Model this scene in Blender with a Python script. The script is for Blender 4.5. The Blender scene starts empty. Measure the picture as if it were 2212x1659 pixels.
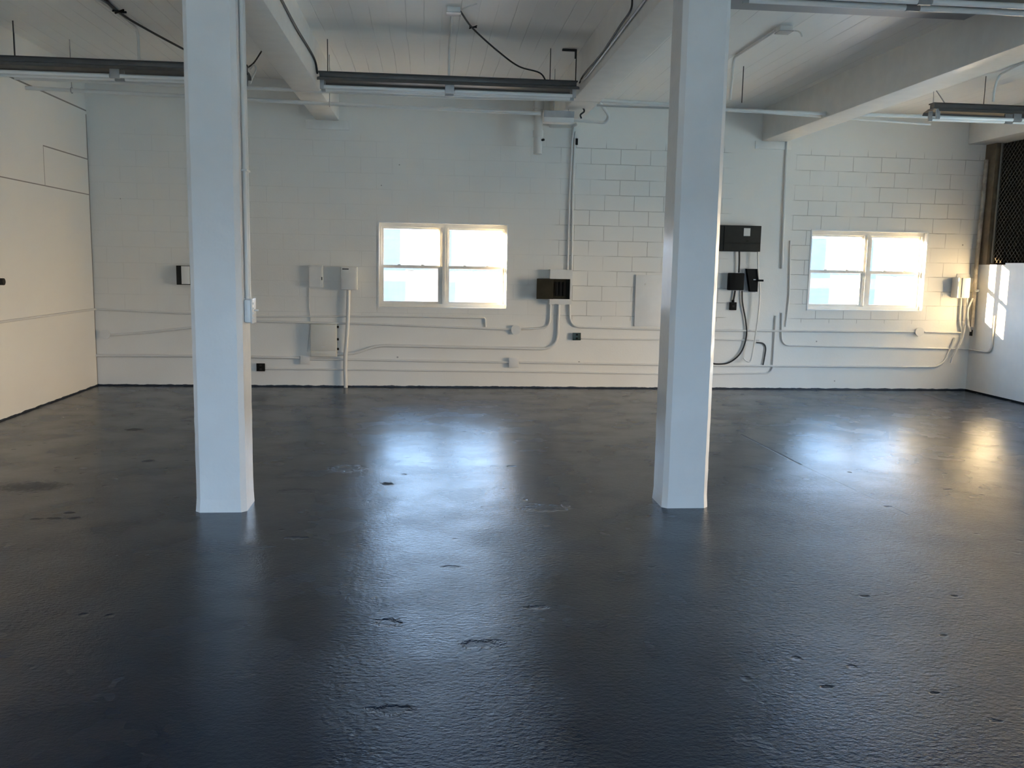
import bpy, bmesh, math, random
from mathutils import Vector, Matrix
random.seed(7)
C = bpy.context.scene.collection
PI = math.pi
# ------------------------------------------------------------------ camera model (used to survey real positions)
F = 1914.0; YAW, PITCH, ROLL = .0950, .13322, .01865
CX, CY, H = 1106.0, 829.5, 1.67
_f = Vector((math.sin(YAW)*math.cos(PITCH), math.cos(YAW)*math.cos(PITCH), -math.sin(PITCH)))
_r = Vector((math.cos(YAW), -math.sin(YAW), 0)); _u = _r.cross(_f)
cr = _r*math.cos(ROLL) + _u*math.sin(ROLL); cu = -_r*math.sin(ROLL) + _u*math.cos(ROLL); cf = _f
D = 12.007            # room side of the back wall
XL, XR = -4.326, 7.719
def ray(x, y): return cr*((x-CX)/F) - cu*((y-CY)/F) + cf
def onY(x, y, Y=D):
    d = ray(x, y); t = Y/d.y; return Vector((d.x*t, Y, d.z*t+H))
def onZ(x, y, z):
    d = ray(x, y); t = (z-H)/d.z; return Vector((d.x*t, d.y*t, z))
def onX(x, y, X):
    d = ray(x, y); t = X/d.x; return Vector((X, d.y*t, d.z*t+H))
cam = bpy.data.cameras.new('camera'); cam.sensor_width = 36; cam.lens = F/2212*36; cam.clip_end = 300
co = bpy.data.objects.new('camera', cam); C.objects.link(co)
M = Matrix((cr, cu, -cf)).transposed().to_4x4(); M.translation = Vector((0, 0, H)); co.matrix_world = M
bpy.context.scene.camera = co

# ------------------------------------------------------------------ materials
class NT:
    def __init__(s, name):
        s.m = bpy.data.materials.new(name); s.m.use_nodes = True
        s.n = s.m.node_tree.nodes; s.l = s.m.node_tree.links; s.n.clear()
        s.out = s.n.new('ShaderNodeOutputMaterial')
    def node(s, t, **k):
        n = s.n.new(t)
        for a, b in k.items(): setattr(n, a, b)
        return n
    def put(s, sock, v):
        if hasattr(v, 'is_output'): s.l.new(v, sock)
        else: sock.default_value = v
    def math(s, op, a, b=0.0, c=0.0, clamp=False):
        n = s.node('ShaderNodeMath', operation=op, use_clamp=clamp)
        s.put(n.inputs[0], a); s.put(n.inputs[1], b); s.put(n.inputs[2], c); return n.outputs[0]
    def pos(s):
        if not hasattr(s, '_pos'): s._pos = s.node('ShaderNodeNewGeometry').outputs['Position']
        return s._pos
    def xyz(s):
        if not hasattr(s, '_xyz'):
            n = s.node('ShaderNodeSeparateXYZ'); s.l.new(s.pos(), n.inputs[0]); s._xyz = n.outputs
        return s._xyz
    def noise(s, scale, detail=4, rough=.55, vec=None, out=0):
        n = s.node('ShaderNodeTexNoise'); n.inputs['Scale'].default_value = scale
        n.inputs['Detail'].default_value = detail; n.inputs['Roughness'].default_value = rough
        s.l.new(vec if vec is not None else s.pos(), n.inputs['Vector']); return n.outputs[out]
    def scaled(s, v):
        n = s.node('ShaderNodeVectorMath', operation='MULTIPLY'); s.l.new(s.pos(), n.inputs[0]); n.inputs[1].default_value = v
        return n.outputs[0]
    def rng(s, v, a, b, c=0., d=1., smooth=True):
        n = s.node('ShaderNodeMapRange'); n.interpolation_type = 'SMOOTHSTEP' if smooth else 'LINEAR'
        s.put(n.inputs[0], v)
        for i, q in enumerate((a, b, c, d)): s.put(n.inputs[i+1], q)
        return n.outputs[0]
    def mix(s, f, a, b):
        n = s.node('ShaderNodeMix', data_type='RGBA'); s.put(n.inputs[0], f)
        s.put(n.inputs[6], a if hasattr(a, 'is_output') else (*a, 1)); s.put(n.inputs[7], b if hasattr(b, 'is_output') else (*b, 1))
        return n.outputs[2]
    def bump(s, h, dist=.01, strength=1.0, normal=None):
        n = s.node('ShaderNodeBump'); n.inputs['Strength'].default_value = strength; n.inputs['Distance'].default_value = dist
        s.l.new(h, n.inputs['Height'])
        if normal is not None: s.l.new(normal, n.inputs['Normal'])
        return n.outputs[0]
    def bsdf(s, color, rough=.5, metal=0., normal=None, spec=.5, coat=0.):
        b = s.node('ShaderNodeBsdfPrincipled')
        s.put(b.inputs['Base Color'], color if hasattr(color, 'is_output') else (*color, 1))
        s.put(b.inputs['Roughness'], rough); b.inputs['Metallic'].default_value = metal
        b.inputs['Specular IOR Level'].default_value = spec; b.inputs['Coat Weight'].default_value = coat
        b.inputs['Coat Roughness'].default_value = .12
        if normal is not None: s.l.new(normal, b.inputs['Normal'])
        s.l.new(b.outputs[0], s.out.inputs[0]); s.b = b
        return s.m
    def box(s, c, h):
        """1 inside the box centre c, half size h (world metres)"""
        a = s.node('ShaderNodeVectorMath', operation='SUBTRACT'); s.l.new(s.pos(), a.inputs[0]); a.inputs[1].default_value = c
        b = s.node('ShaderNodeVectorMath', operation='ABSOLUTE'); s.l.new(a.outputs[0], b.inputs[0])
        d = s.node('ShaderNodeVectorMath', operation='DIVIDE'); s.l.new(b.outputs[0], d.inputs[0]); d.inputs[1].default_value = h
        x = s.node('ShaderNodeSeparateXYZ'); s.l.new(d.outputs[0], x.inputs[0])
        m = s.math('MAXIMUM', s.math('MAXIMUM', x.outputs[0], x.outputs[1]), x.outputs[2])
        return s.math('LESS_THAN', m, 1.0)

def simple(name, col, rough=.5, metal=0., bump=None, var=.0, spec=.5):
    t = NT(name); nrm = None
    c = col
    if var:
        n = t.noise(6, 5); c = t.mix(t.rng(n, .35, .7), tuple(q*(1-var) for q in col), col)
    if bump: nrm = t.bump(t.noise(bump[0], 3), bump[1])
    return t.bsdf(c, rough, metal, nrm, spec)

PAINT = (.805, .79, .745)
def wall_block():
    t = NT('painted_block_wall'); x, y, z = t.xyz()
    # block coursing in running bond
    comb = t.node('ShaderNodeCombineXYZ')
    t.l.new(t.math('ADD', x, 40.64-BX0), comb.inputs[0]); t.l.new(t.math('ADD', z, 20.32-BZ0), comb.inputs[1])
    dist = t.node('ShaderNodeVectorMath', operation='ADD'); t.l.new(comb.outputs[0], dist.inputs[0])
    nz = t.node('ShaderNodeVectorMath', operation='SCALE'); t.l.new(t.noise(9, 2, out=1), nz.inputs[0]); nz.inputs['Scale'].default_value = .008
    t.l.new(nz.outputs[0], dist.inputs[1])
    br = t.node('ShaderNodeTexBrick', offset=.5, offset_frequency=2, squash=1.0)
    t.l.new(dist.outputs[0], br.inputs['Vector'])
    for k, v in (('Scale', 1.0), ('Mortar Size', .005), ('Mortar Smooth', .35), ('Bias', 0.), ('Brick Width', .4064), ('Row Height', .2032)):
        br.inputs[k].default_value = v
    mort = br.outputs['Fac']
    region = t.rng(x, 1.55, 1.9)                                   # joints read clearly right of the panel
    region = t.math('ADD', t.math('MULTIPLY', region, .8), .2)
    pil = t.math('MULTIPLY', t.rng(x, 4.05, 4.15), t.rng(x, 5.02, 4.95)); region = t.math('MULTIPLY', region, t.math('SUBTRACT', 1., pil))
    zlow = t.rng(z, .93, .96); zhi = t.rng(z, 3.35, 3.25)
    patch = t.rng(t.noise(1.7, 3), .36, .56)
    patch = t.math('ADD', t.math('MULTIPLY', patch, .75), .25)
    mk = t.math('MULTIPLY', t.math('MULTIPLY', mort, region), t.math('MULTIPLY', t.math('MULTIPLY', zlow, zhi), patch))
    fine = t.noise(55, 4); big = t.noise(1.1, 3)
    hgt = t.math('ADD', t.math('MULTIPLY', mk, -.9), t.math('MULTIPLY', fine, .22))
    hgt = t.math('ADD', hgt, t.math('MULTIPLY', big, 1.2))
    col = t.mix(t.rng(big, .3, .7), (.765, .75, .71), PAINT)
    col = t.mix(t.math('MULTIPLY', mk, .62), col, (.33, .31, .28))
    # chips and holes left by old anchors
    vo = t.node('ShaderNodeTexVoronoi'); vo.inputs['Scale'].default_value = 2.3; t.l.new(t.pos(), vo.inputs['Vector'])
    chip = t.math('LESS_THAN', vo.outputs['Distance'], .028)
    col = t.mix(t.math('MULTIPLY', chip, .6), col, (.12, .11, .1))
    # floor paint lapped onto the foot of the wall
    e = t.math('ADD', t.math('MULTIPLY', t.noise(7, 4), .035), .003)
    lap = t.math('LESS_THAN', z, e)
    col = t.mix(lap, col, (.012, .018, .03))
    rough = t.rng(t.noise(4, 3), .3, .7, .38, .55)
    return t.bsdf(col, rough, 0, t.bump(hgt, .006, .8))
BX0, BZ0 = 0., 2.428
_p = onY(1842, 385); BX0 = _p.x - .2032*0
BX0 = _p.x

def left_wall_mat():
    t = NT('painted_panel_wall')
    col = t.mix(t.rng(t.noise(.9, 3), .3, .7), (.78, .765, .735), PAINT)
    seams = [((XL, 10.2, 3.505), (.4, 1.82, .009)), ((XL, 7.3, 2.463), (.4, 4.7, .006)), ((XL, 11.35, 2.905), (.4, .68, .007)),
             ((XL, 10.67, 2.69), (.4, .006, .22)), ((XL, 10.1, 3.75), (.4, .006, .25)),
             ((XL, 11.995, 1.73), (.4, .014, 1.73))]
    m = None
    for c, h in seams:
        b = t.box(c, h); m = b if m is None else t.math('MAXIMUM', m, b)
    x, y, z = t.xyz()
    lap = t.math('LESS_THAN', z, t.math('ADD', t.math('MULTIPLY', t.noise(6, 3), .03), .004))
    col = t.mix(t.math('MULTIPLY', m, .8), col, (.09, .07, .055))
    col = t.mix(lap, col, (.012, .018, .03))
    h = t.math('ADD', t.math('MULTIPLY', t.noise(1.6, 3), 1.), t.math('MULTIPLY', t.noise(60, 2), .08))
    return t.bsdf(col, .42, 0, t.bump(h, .006, .6))

def ceiling_mat():
    t = NT('board_marked_ceiling_paint'); x, y, z = t.xyz()
    w = .165
    fr = t.math('FRACT', t.math('DIVIDE', t.math('ADD', t.math('ADD', x, 20.), t.math('MULTIPLY', t.noise(.7, 2), .05)), w))
    edge = t.math('MINIMUM', fr, t.math('SUBTRACT', 1., fr))
    line = t.rng(edge, .0, .035, 1., 0.)
    nl = t.noise(1.3, 3, vec=t.scaled((3., .6, 1)))
    line = t.math('MULTIPLY', line, t.rng(nl, .35, .6))
    bid = t.node('ShaderNodeTexWhiteNoise', noise_dimensions='1D'); t.l.new(t.math('FLOOR', t.math('DIVIDE', t.math('ADD', x, 20.), w)), bid.inputs['W'])
    h = t.math('ADD', t.math('MULTIPLY', line, -.6), t.math('MULTIPLY', bid.outputs[0], .25))
    h = t.math('ADD', h, t.math('MULTIPLY', t.noise(1., 2, vec=t.scaled((.6, 2.2, 1))), 2.2))
    col = t.mix(t.math('MULTIPLY', line, .35), (.86, .85, .82), (.34, .34, .33))
    return t.bsdf(col, .3, 0, t.bump(h, .006, .9))

def floor_mat():
    t = NT('glossy_navy_floor_paint'); x, y, z = t.xyz()
    # broad undulation, fine trowel grain and rough aggregate areas
    area = t.rng(t.noise(.55, 3), .42, .62)
    near = t.rng(y, 8.4, 4.0)
    right = t.rng(x, .6, 2.4)
    roughm = t.math('MULTIPLY', near, t.math('ADD', t.math('ADD', t.math('MULTIPLY', t.rng(x, -1.4, .2), .10), t.math('MULTIPLY', area, .30)), t.math('MULTIPLY', right, .35)), clamp=True)
    fine = t.noise(38, 4, .62, vec=t.scaled((1., 1.5, 1)))
    grain = t.noise(120, 3, .6)
    broad = t.noise(1.7, 3, .5); mid = t.noise(7, 3, .5)
    h = t.math('MULTIPLY', fine, t.math('ADD', t.math('MULTIPLY', roughm, 2.4), .16))
    h = t.math('ADD', h, t.math('MULTIPLY', t.math('MULTIPLY', t.noise(15, 3, .6), roughm), .7))
    h = t.math('ADD', h, t.math('MULTIPLY', grain, .10))
    h = t.math('ADD', h, t.math('MULTIPLY', broad, .5)); h = t.math('ADD', h, t.math('MULTIPLY', mid, .25))
    # small pits, scattered in clusters
    vo = t.node('ShaderNodeTexVoronoi'); vo.inputs['Scale'].default_value = 5.; t.l.new(t.pos(), vo.inputs['Vector'])
    clus = t.rng(t.noise(.9, 2), .5, .66)
    pit = t.math('MULTIPLY', t.rng(vo.outputs['Distance'], .05, .14, 1., 0.), clus)
    h = t.math('SUBTRACT', h, t.math('MULTIPLY', pit, .8))
    dark = t.math('MULTIPLY', pit, .0)
    jag = t.noise(24, 3, .6)
    # the individual spalls, drain caps and the saw cut seen in the slab
    for (px, py, rx, ry, dep, blk) in SPALLS:
        c = onZ(px, py, 0)
        s_ = t.node('ShaderNodeVectorMath', operation='SUBTRACT'); t.l.new(t.pos(), s_.inputs[0]); s_.inputs[1].default_value = c
        q = t.node('ShaderNodeVectorMath', operation='MULTIPLY'); t.l.new(s_.outputs[0], q.inputs[0]); q.inputs[1].default_value = (1/rx, 1/ry, 0)
        ln = t.node('ShaderNodeVectorMath', operation='LENGTH'); t.l.new(q.outputs[0], ln.inputs[0])
        dd = t.math('ADD', ln.outputs['Value'], t.math('MULTIPLY', t.math('SUBTRACT', jag, .5), 2.0))
        k = t.rng(dd, .45, 1.15, 1., 0.)
        h = t.math('SUBTRACT', h, t.math('MULTIPLY', k, dep))
        if blk: dark = t.math('MAXIMUM', dark, t.math('MULTIPLY', k, blk))
    for (p, q, w) in (((1600, 938), (1730, 1004), .015), ((1730, 1004), (2000, 1130), .004)):
        a, b = onZ(*p, 0), onZ(*q, 0); d = (b-a); L = d.length; d /= L; nrm = Vector((-d.y, d.x, 0))
        s_ = t.node('ShaderNodeVectorMath', operation='SUBTRACT'); t.l.new(t.pos(), s_.inputs[0]); s_.inputs[1].default_value = (a+b)/2
        du = t.node('ShaderNodeVectorMath', operation='DOT_PRODUCT'); t.l.new(s_.outputs[0], du.inputs[0]); du.inputs[1].default_value = d
        dv = t.node('ShaderNodeVectorMath', operation='DOT_PRODUCT'); t.l.new(s_.outputs[0], dv.inputs[0]); dv.inputs[1].default_value = nrm
        v = t.math('ADD', t.math('ABSOLUTE', dv.outputs['Value']), t.math('MULTIPLY', t.math('SUBTRACT', mid, .5), .02))
        k = t.math('MULTIPLY', t.rng(v, w*.4, w, 1., 0.), t.math('LESS_THAN', t.math('ABSOLUTE', du.outputs['Value']), L/2))
        h = t.math('SUBTRACT', h, t.math('MULTIPLY', k, .8))
        dark = t.math('MAXIMUM', dark, t.math('MULTIPLY', k, .45 if w > .01 else .1))
    col = t.mix(t.rng(broad, .35, .65), (.0008, .0052, .018), (.0013, .0068, .023))
    col = t.mix(dark, col, (.003, .003, .003))
    r = t.math('ADD', t.rng(t.noise(2.2, 3), .35, .65, .21, .29), t.math('MULTIPLY', dark, .5))
    r = t.math('SUBTRACT', r, t.math('MULTIPLY', roughm, .05))
    m = t.bsdf(col, r, 0, t.bump(h, .0075, .85), spec=.5); t.b.inputs['Specular Tint'].default_value = (.72, .86, 1., 1); return m

SPALLS = [(835, 1045, .055, .05, 1.2, 1.), (65, 1052, .24, .16, .35, .3), (75, 1048, .17, .11, -.25, 0), (845, 1535, .09, .04, 1.6, .2), (1040, 1392, .10, .05, 1.1, .15),
          (838, 1345, .07, .05, 1., 0), (1160, 1312, .06, .03, .8, 0), (1110, 849, .3, .16, .35, 0), (290, 928, .09, .07, .6, .4), (322, 996, .06, .05, .6, .5),
          (1870, 1288, .03, .02, 1., .8), (2060, 1287, .02, .018, 1., .8), (2040, 1373, .025, .016, 1., .7), (2018, 1497, .022, .014, 1.2, .8), (1785, 1484, .03, .02, 1., .6),
          (2048, 1057, .05, .012, .8, .7), (1918, 1094, .03, .02, .7, .6), (1835, 1020, .02, .02, .7, .5), (2150, 1558, .03, .012, 1., .5), (640, 1162, .07, .03, .6, .2),
          (1180, 1098, .18, .10, .6, 0), (640, 1062, .16, .08, .5, 0), (750, 1012, .16, .14, .5, 0), (120, 1120, .05, .03, .5, .4), (150, 1108, .04, .03, .5, .5), (160, 1120, .04, .03, .5, .4), (80, 1122, .04, .03, .5, .3), (1105, 1007, .04, .03, .6, .3), (975, 1225, .06, .03, .7, .2)]

def column_mat():
    t = NT('glossy_column_paint')
    h = t.math('ADD', t.math('MULTIPLY', t.noise(34, 3), .25), t.math('MULTIPLY', t.noise(5, 3), 1.1))
    vo = t.node('ShaderNodeTexVoronoi'); vo.inputs['Scale'].default_value = 4.2; t.l.new(t.pos(), vo.inputs['Vector'])
    chip = t.rng(vo.outputs['Distance'], .03, .07, 1., 0.)
    h = t.math('SUBTRACT', h, t.math('MULTIPLY', chip, .5))
    col = t.mix(t.rng(t.noise(2, 3), .3, .7), (.75, .75, .74), (.81, .81, .80))
    return t.bsdf(col, .26, 0, t.bump(h, .004, .8))

def glass_mat():
    t = NT('dusty_window_glass'); x, y, z = t.xyz()
    tr = t.node('ShaderNodeBsdfTransparent'); tr.inputs[0].default_value = (.93, .96, 1., 1)
    tl = t.node('ShaderNodeBsdfTranslucent'); tl.inputs[0].default_value = (.10, .12, .15, 1)
    gl = t.node('ShaderNodeBsdfGlossy'); gl.inputs['Roughness'].default_value = .05
    n1 = t.noise(1., 3, vec=t.scaled((26., 1., 2.5))); n2 = t.noise(1., 4, vec=t.scaled((3., 1., 17.)))
    dirt = t.rng(t.math('ADD', t.math('MULTIPLY', n1, .5), t.math('MULTIPLY', n2, .5)), .35, .65, .18, .45)
    m = t.node('ShaderNodeMixShader'); t.l.new(dirt, m.inputs[0]); t.l.new(tr.outputs[0], m.inputs[1]); t.l.new(tl.outputs[0], m.inputs[2])
    fr = t.node('ShaderNodeFresnel'); fr.inputs[0].default_value = 1.45
    m2 = t.node('ShaderNodeMixShader'); t.l.new(fr.outputs[0], m2.inputs[0]); t.l.new(m.outputs[0], m2.inputs[1]); t.l.new(gl.outputs[0], m2.inputs[2])
    t.l.new(m2.outputs[0], t.out.inputs[0]); return t.m

def brick_dark_mat():
    t = NT('unpainted_brown_block'); x, y, z = t.xyz()
    comb = t.node('ShaderNodeCombineXYZ'); t.l.new(t.math('ADD', t.math('ADD', x, y), 40.), comb.inputs[0]); t.l.new(t.math('ADD', z, 20.32-BZ0), comb.inputs[1])
    br = t.node('ShaderNodeTexBrick', offset=.5); t.l.new(comb.outputs[0], br.inputs['Vector'])
    for k, v in (('Scale', 1.), ('Mortar Size', .008), ('Mortar Smooth', .3), ('Brick Width', .4064), ('Row Height', .2032)): br.inputs[k].default_value = v
    col = t.mix(br.outputs['Fac'], t.mix(t.noise(4, 4), (.035, .026, .016), (.06, .045, .028)), (.03, .022, .015))
    return t.bsdf(col, .9, 0, t.bump(t.math('ADD', t.math('MULTIPLY', br.outputs['Fac'], -1), t.math('MULTIPLY', t.noise(60, 3), .3)), .008))

MW = wall_block(); ML = left_wall_mat(); MC = ceiling_mat(); MF = floor_mat(); MCOL = column_mat(); MG = glass_mat(); MDK = brick_dark_mat()
MBEAM = simple('beam_paint', (.785, .775, .74), .33, bump=(4, .006), var=.06)
MRIB = simple('rib_shade_grey', (.30, .31, .33), .4)  # grey stands in for the weaker light on this ceiling band
MPW = simple('partition_paint', (.80, .80, .785), .45, bump=(3, .004), var=.04)
MP = simple('painted_conduit', (.70, .695, .67), .35, bump=(40, .0008))
MBOX = simple('painted_box', (.74, .735, .71), .38, var=.06)
MTAN = simple('beige_enamel', (.66, .64, .58), .4)
MVIN = simple('window_vinyl', (.78, .76, .70), .35, var=.08)
MGAL = simple('galvanised_steel', (.45, .45, .45), .42, .7, bump=(30, .0006), var=.2)
MFIX = simple('fixture_enamel', (.13, .125, .12), .4, var=.2)
MFDK = simple('fixture_dark_edge', (.055, .05, .047), .5)
MTUBE = simple('fluorescent_glass', (.86, .86, .84), .18)
MBLK = simple('black_plastic', (.008, .008, .008), .75, spec=.2)
MDG = simple('dark_grey_steel', (.035, .035, .032), .75, var=.2, spec=.2)
MPAN = simple('panel_interior', (.03, .026, .016), .75, var=.3, spec=.2)
MCAB = simple('black_cable', (.02, .02, .02), .5)
MGRN = simple('green_outlet_cover', (.02, .04, .032), .35)
MLBL = simple('paper_label', (.62, .62, .60), .7)
MRUST = simple('flaking_painted_pipe', (.50, .45, .38), .7, bump=(30, .004), var=.5)
MPOST = simple('brown_post', (.20, .155, .10), .8, var=.3)
MWIRE = simple('fence_wire', (.15, .14, .12), .45, .6)
MCORDW = simple('white_cord', (.74, .73, .69), .45)

# ------------------------------------------------------------------ mesh helpers
def bx(bm, a, b, bevel=0.0):
    a, b = Vector(a), Vector(b); lo = Vector([min(a[i], b[i]) for i in range(3)]); hi = Vector([max(a[i], b[i]) for i in range(3)])
    r = bmesh.ops.create_cube(bm, size=1.0); vs = r['verts']
    for v in vs: v.co = Vector([lo[i] + (v.co[i]+.5)*(hi[i]-lo[i]) for i in range(3)])
    if bevel:
        es = list({e for v in vs for e in v.link_edges})
        bmesh.ops.bevel(bm, geom=es, offset=bevel, segments=2, affect='EDGES', profile=.5)
def link(name, bm, mat, parent=None, smooth=False):
    bmesh.ops.recalc_face_normals(bm, faces=bm.faces)
    me = bpy.data.meshes.new(name); bm.to_mesh(me); bm.free(); me.materials.append(mat)
    if smooth:
        for p in me.polygons: p.use_smooth = True
        try: me.set_sharp_from_angle(angle=math.radians(38))
        except Exception: pass
    o = bpy.data.objects.new(name, me); C.objects.link(o)
    if parent is not None:
        o.parent = parent; o.matrix_parent_inverse = Matrix.Translation(parent.location).inverted()
    return o
def box(name, a, b, mat, parent=None, bevel=0.0):
    bm = bmesh.new(); bx(bm, a, b, bevel); return link(name, bm, mat, parent, bevel > 0)
def tag(o, label, cat, group=None):
    o['label'] = label; o['category'] = cat
    if group: o['group'] = group
    return o
def thing(name, label, cat, loc, group=None):
    o = bpy.data.objects.new(name, None); C.objects.link(o); o.location = loc; o.empty_display_size = .1
    return tag(o, label, cat, group)
def struct(name, bm, mat, parent=None):
    o = link(name, bm, mat, parent)
    if parent is None: o['kind'] = 'structure'
    return o
def rounded(pts, rad):
    """polyline -> polyline with rounded corners"""
    pts = [Vector(p) for p in pts]; out = [pts[0]]
    for i in range(1, len(pts)-1):
        p, a, b = pts[i], pts[i-1], pts[i+1]
        u, v = (a-p), (b-p); lu, lv = u.length, v.length
        if lu < 1e-6 or lv < 1e-6: continue
        u /= lu; v /= lv; r = min(rad, lu*.48, lv*.48)
        if u.dot(v) < -.9995 or r < 1e-4: out.append(p); continue
        s, e = p+u*r, p+v*r
        n = 7
        for k in range(n+1):
            t = k/n; out.append(s*(1-t)**2 + p*(2*t*(1-t)) + e*t*t)
    out.append(pts[-1]); return out
def sweep(bm, pts, r, seg=10, cap=True):
    pts = [Vector(p) for p in pts]
    q = [pts[0]]
    for p in pts[1:]:
        if (p-q[-1]).length > 1e-4: q.append(p)
    pts = q; n = len(pts)
    t0 = (pts[1]-pts[0]).normalized(); ref = Vector((0, 0, 1)) if abs(t0.z) < .9 else Vector((0, 1, 0))
    nrm = (ref - t0*ref.dot(t0)).normalized(); rings = []; pt = t0
    for i, p in enumerate(pts):
        t = (pts[min(i+1, n-1)]-pts[max(i-1, 0)]).normalized()
        ax = pt.cross(t)
        if ax.length > 1e-7: nrm = Matrix.Rotation(pt.angle(t), 3, ax.normalized()) @ nrm
        pt = t; bn = t.cross(nrm)
        rings.append([bm.verts.new(p + nrm*(r*math.cos(2*PI*k/seg)) + bn*(r*math.sin(2*PI*k/seg))) for k in range(seg)])
    for a, b in zip(rings, rings[1:]):
        for k in range(seg): bm.faces.new((a[k], a[(k+1) % seg], b[(k+1) % seg], b[k]))
    if cap: bm.faces.new(rings[0][::-1]); bm.faces.new(rings[-1])
def tube(name, pts, r, mat, parent=None, rad=.06, seg=10):
    bm = bmesh.new(); sweep(bm, rounded(pts, rad), r, seg); return link(name, bm, mat, parent, True)
def catmull(pts, n=8):
    P = [Vector(p) for p in pts]; P = [P[0]*2-P[1]] + P + [P[-1]*2-P[-2]]; out = []
    for i in range(1, len(P)-2):
        a, b, c, d = P[i-1:i+3]
        for k in range(n):
            t = k/n; out.append(.5*((2*b)+(c-a)*t+(2*a-5*b+4*c-d)*t*t+(3*b-a-3*c+d)*t**3))
    out.append(P[-2]); return out
def cable(name, pts, r, mat, parent=None, seg=6):
    bm = bmesh.new(); sweep(bm, catmull(pts), r, seg); return link(name, bm, mat, parent, True)
def disc(bm, c, axis, r, h, seg=24):
    c = Vector(c); a = Vector(axis).normalized(); sweep(bm, [c, c+a*h], r, seg)
def onwall(pts, off=.02): return [onY(x, y, D-off) for x, y in pts]

# ------------------------------------------------------------------ room shell
YF = -4.8        # front wall, behind the camera
bm = bmesh.new(); bx(bm, (XL-.3, YF-.3, -.25), (XR+.3, D+.28, 0)); bx(bm, (XR+.3, 9.6, -.25), (12.4, D+.28, 0)); struct('floor', bm, MF)
ZC0, ZC1, ZC2 = 3.98, 3.93, 3.83
bm = bmesh.new()
bx(bm, (XL-.3, YF-.3, ZC0), (-1.32, D+.28, 4.35)); bx(bm, (-1.32, YF-.3, ZC1), (1.73, D+.28, 4.35))
bx(bm, (1.73, YF-.3, ZC2), (XR+.3, D+.28, 4.35)); bx(bm, (XR+.3, 9.6, ZC2), (12.4, D+.28, 4.35)); struct('ceiling', bm, MC)
# back wall with the two window openings
W1 = (-.66, 1.042, 1.087, 2.199); W2 = (5.283, 6.958, 1.135, 2.225)
bm = bmesh.new(); WT = .24
xs = [XL-.3, W1[0], W1[1], W2[0], W2[1], XR+.02]
for i in range(5):
    a, b = xs[i], xs[i+1]
    if i == 1 or i == 3:
        w = W1 if i == 1 else W2
        bx(bm, (a, D, -.2), (b, D+WT, w[2])); bx(bm, (a, D, w[3]), (b, D+WT, 4.3))
    else: bx(bm, (a, D, -.2), (b, D+WT, 4.3))
struct('wall_back', bm, MW)
bm = bmesh.new(); bx(bm, (XR+.02, D, -.2), (12.4, D+WT, 4.3)); struct('wall_back_dark', bm, MDK)
bm = bmesh.new(); bx(bm, (12.1, 9.8, -.2), (12.4, D, 4.3)); struct('wall_far_right', bm, MDK)
bm = bmesh.new(); bx(bm, (XR+.3, 9.6, -.2), (12.4, 9.8, 4.3)); struct('wall_store_front', bm, MDK)
# unseen side opening right of the frame, added to let in warm fill light
SY0, SY1, SZ = 6.3, 9.0, 2.45
bm = bmesh.new(); bx(bm, (XR+.10, YF, -.2), (XR+.3, SY0, 4.3)); bx(bm, (XR+.10, SY1, -.2), (XR+.3, 9.8, 4.3)); bx(bm, (XR+.10, SY0, SZ), (XR+.3, SY1, 4.3)); struct('wall_side_fill_opening', bm, MPW)
bm = bmesh.new(); bx(bm, (XL-.2, YF-.3, -.2), (XL, D, 4.3)); struct('wall_left', bm, ML)
# front wall with the wide loading-door opening behind the camera
DX0, DX1, DZ = -3.6, 5.2, 3.35
bm = bmesh.new()
bx(bm, (XL-.3, YF-.3, -.2), (DX0, YF, 4.3)); bx(bm, (DX1, YF-.3, -.2), (XR+.3, YF, 4.3)); bx(bm, (DX0, YF-.3, DZ), (DX1, YF, 4.3))
struct('wall_front', bm, MPW)
# half-height partition on the right
ZP = 1.80
bm = bmesh.new(); bx(bm, (XR, 9.2, 0), (XR+.10, D, ZP)); struct('wall_right', bm, MPW)
bm = bmesh.new(); bx(bm, (XR-.012, 9.2, 0), (XR, D-.015, .022)); struct('baseboard_right', bm, MBLK)

# ------------------------------------------------------------------ beams and columns
def beam(x0, x1, z0, z1, label, y0=YF, y1=D):
    return tag(box('ceiling_beam', (x0, y0, z0), (x1, y1, z1), MBEAM, bevel=.012), label, 'beam')
beam(-1.475, -1.172, 3.487, 3.98, 'white painted concrete ceiling beam above the left column')
beam(1.571, 1.886, 3.487, 3.93, 'white painted concrete ceiling beam above the right column')
beam(4.49, 4.845, 3.405, 3.85, 'wide white ceiling beam with cream underside right of both columns')
beam(7.44, 7.86, 3.45, 3.85, 'white ceiling beam over the right partition beside the dark opening')
def column(x0, x1, y0, y1, ztop, label, parts=None):
    t = thing('concrete_column', label, 'column', ((x0+x1)/2, (y0+y1)/2, 0))
    bm = bmesh.new(); c = .032; n = 40
    prof = [(x0+c, y0), (x1-c, y0), (x1, y0+c), (x1, y1-c), (x1-c, y1), (x0+c, y1), (x0, y1-c), (x0, y0+c)]
    rings = []
    for k in range(n+1):
        z = ztop*k/n; g = .012*math.exp(-z/.03)
        cx_, cy_ = (x0+x1)/2, (y0+y1)/2
        rings.append([bm.verts.new((cx_+(px-cx_)*(1+g*3)+random.uniform(-.0012, .0012), cy_+(py-cy_)*(1+g*3)+random.uniform(-.0012, .0012), z)) for px, py in prof])
    for a, b in zip(rings, rings[1:]):
        for k in range(8): bm.faces.new((a[k], a[(k+1) % 8], b[(k+1) % 8], b[k]))
    bm.faces.new(rings[0][::-1]); bm.faces.new(rings[-1])
    link('shaft', bm, MCOL, t); return t
K1 = (-1.536, -1.212, 5.90, 6.21); K2 = (1.645, 1.966, 5.92, 6.23)
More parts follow.
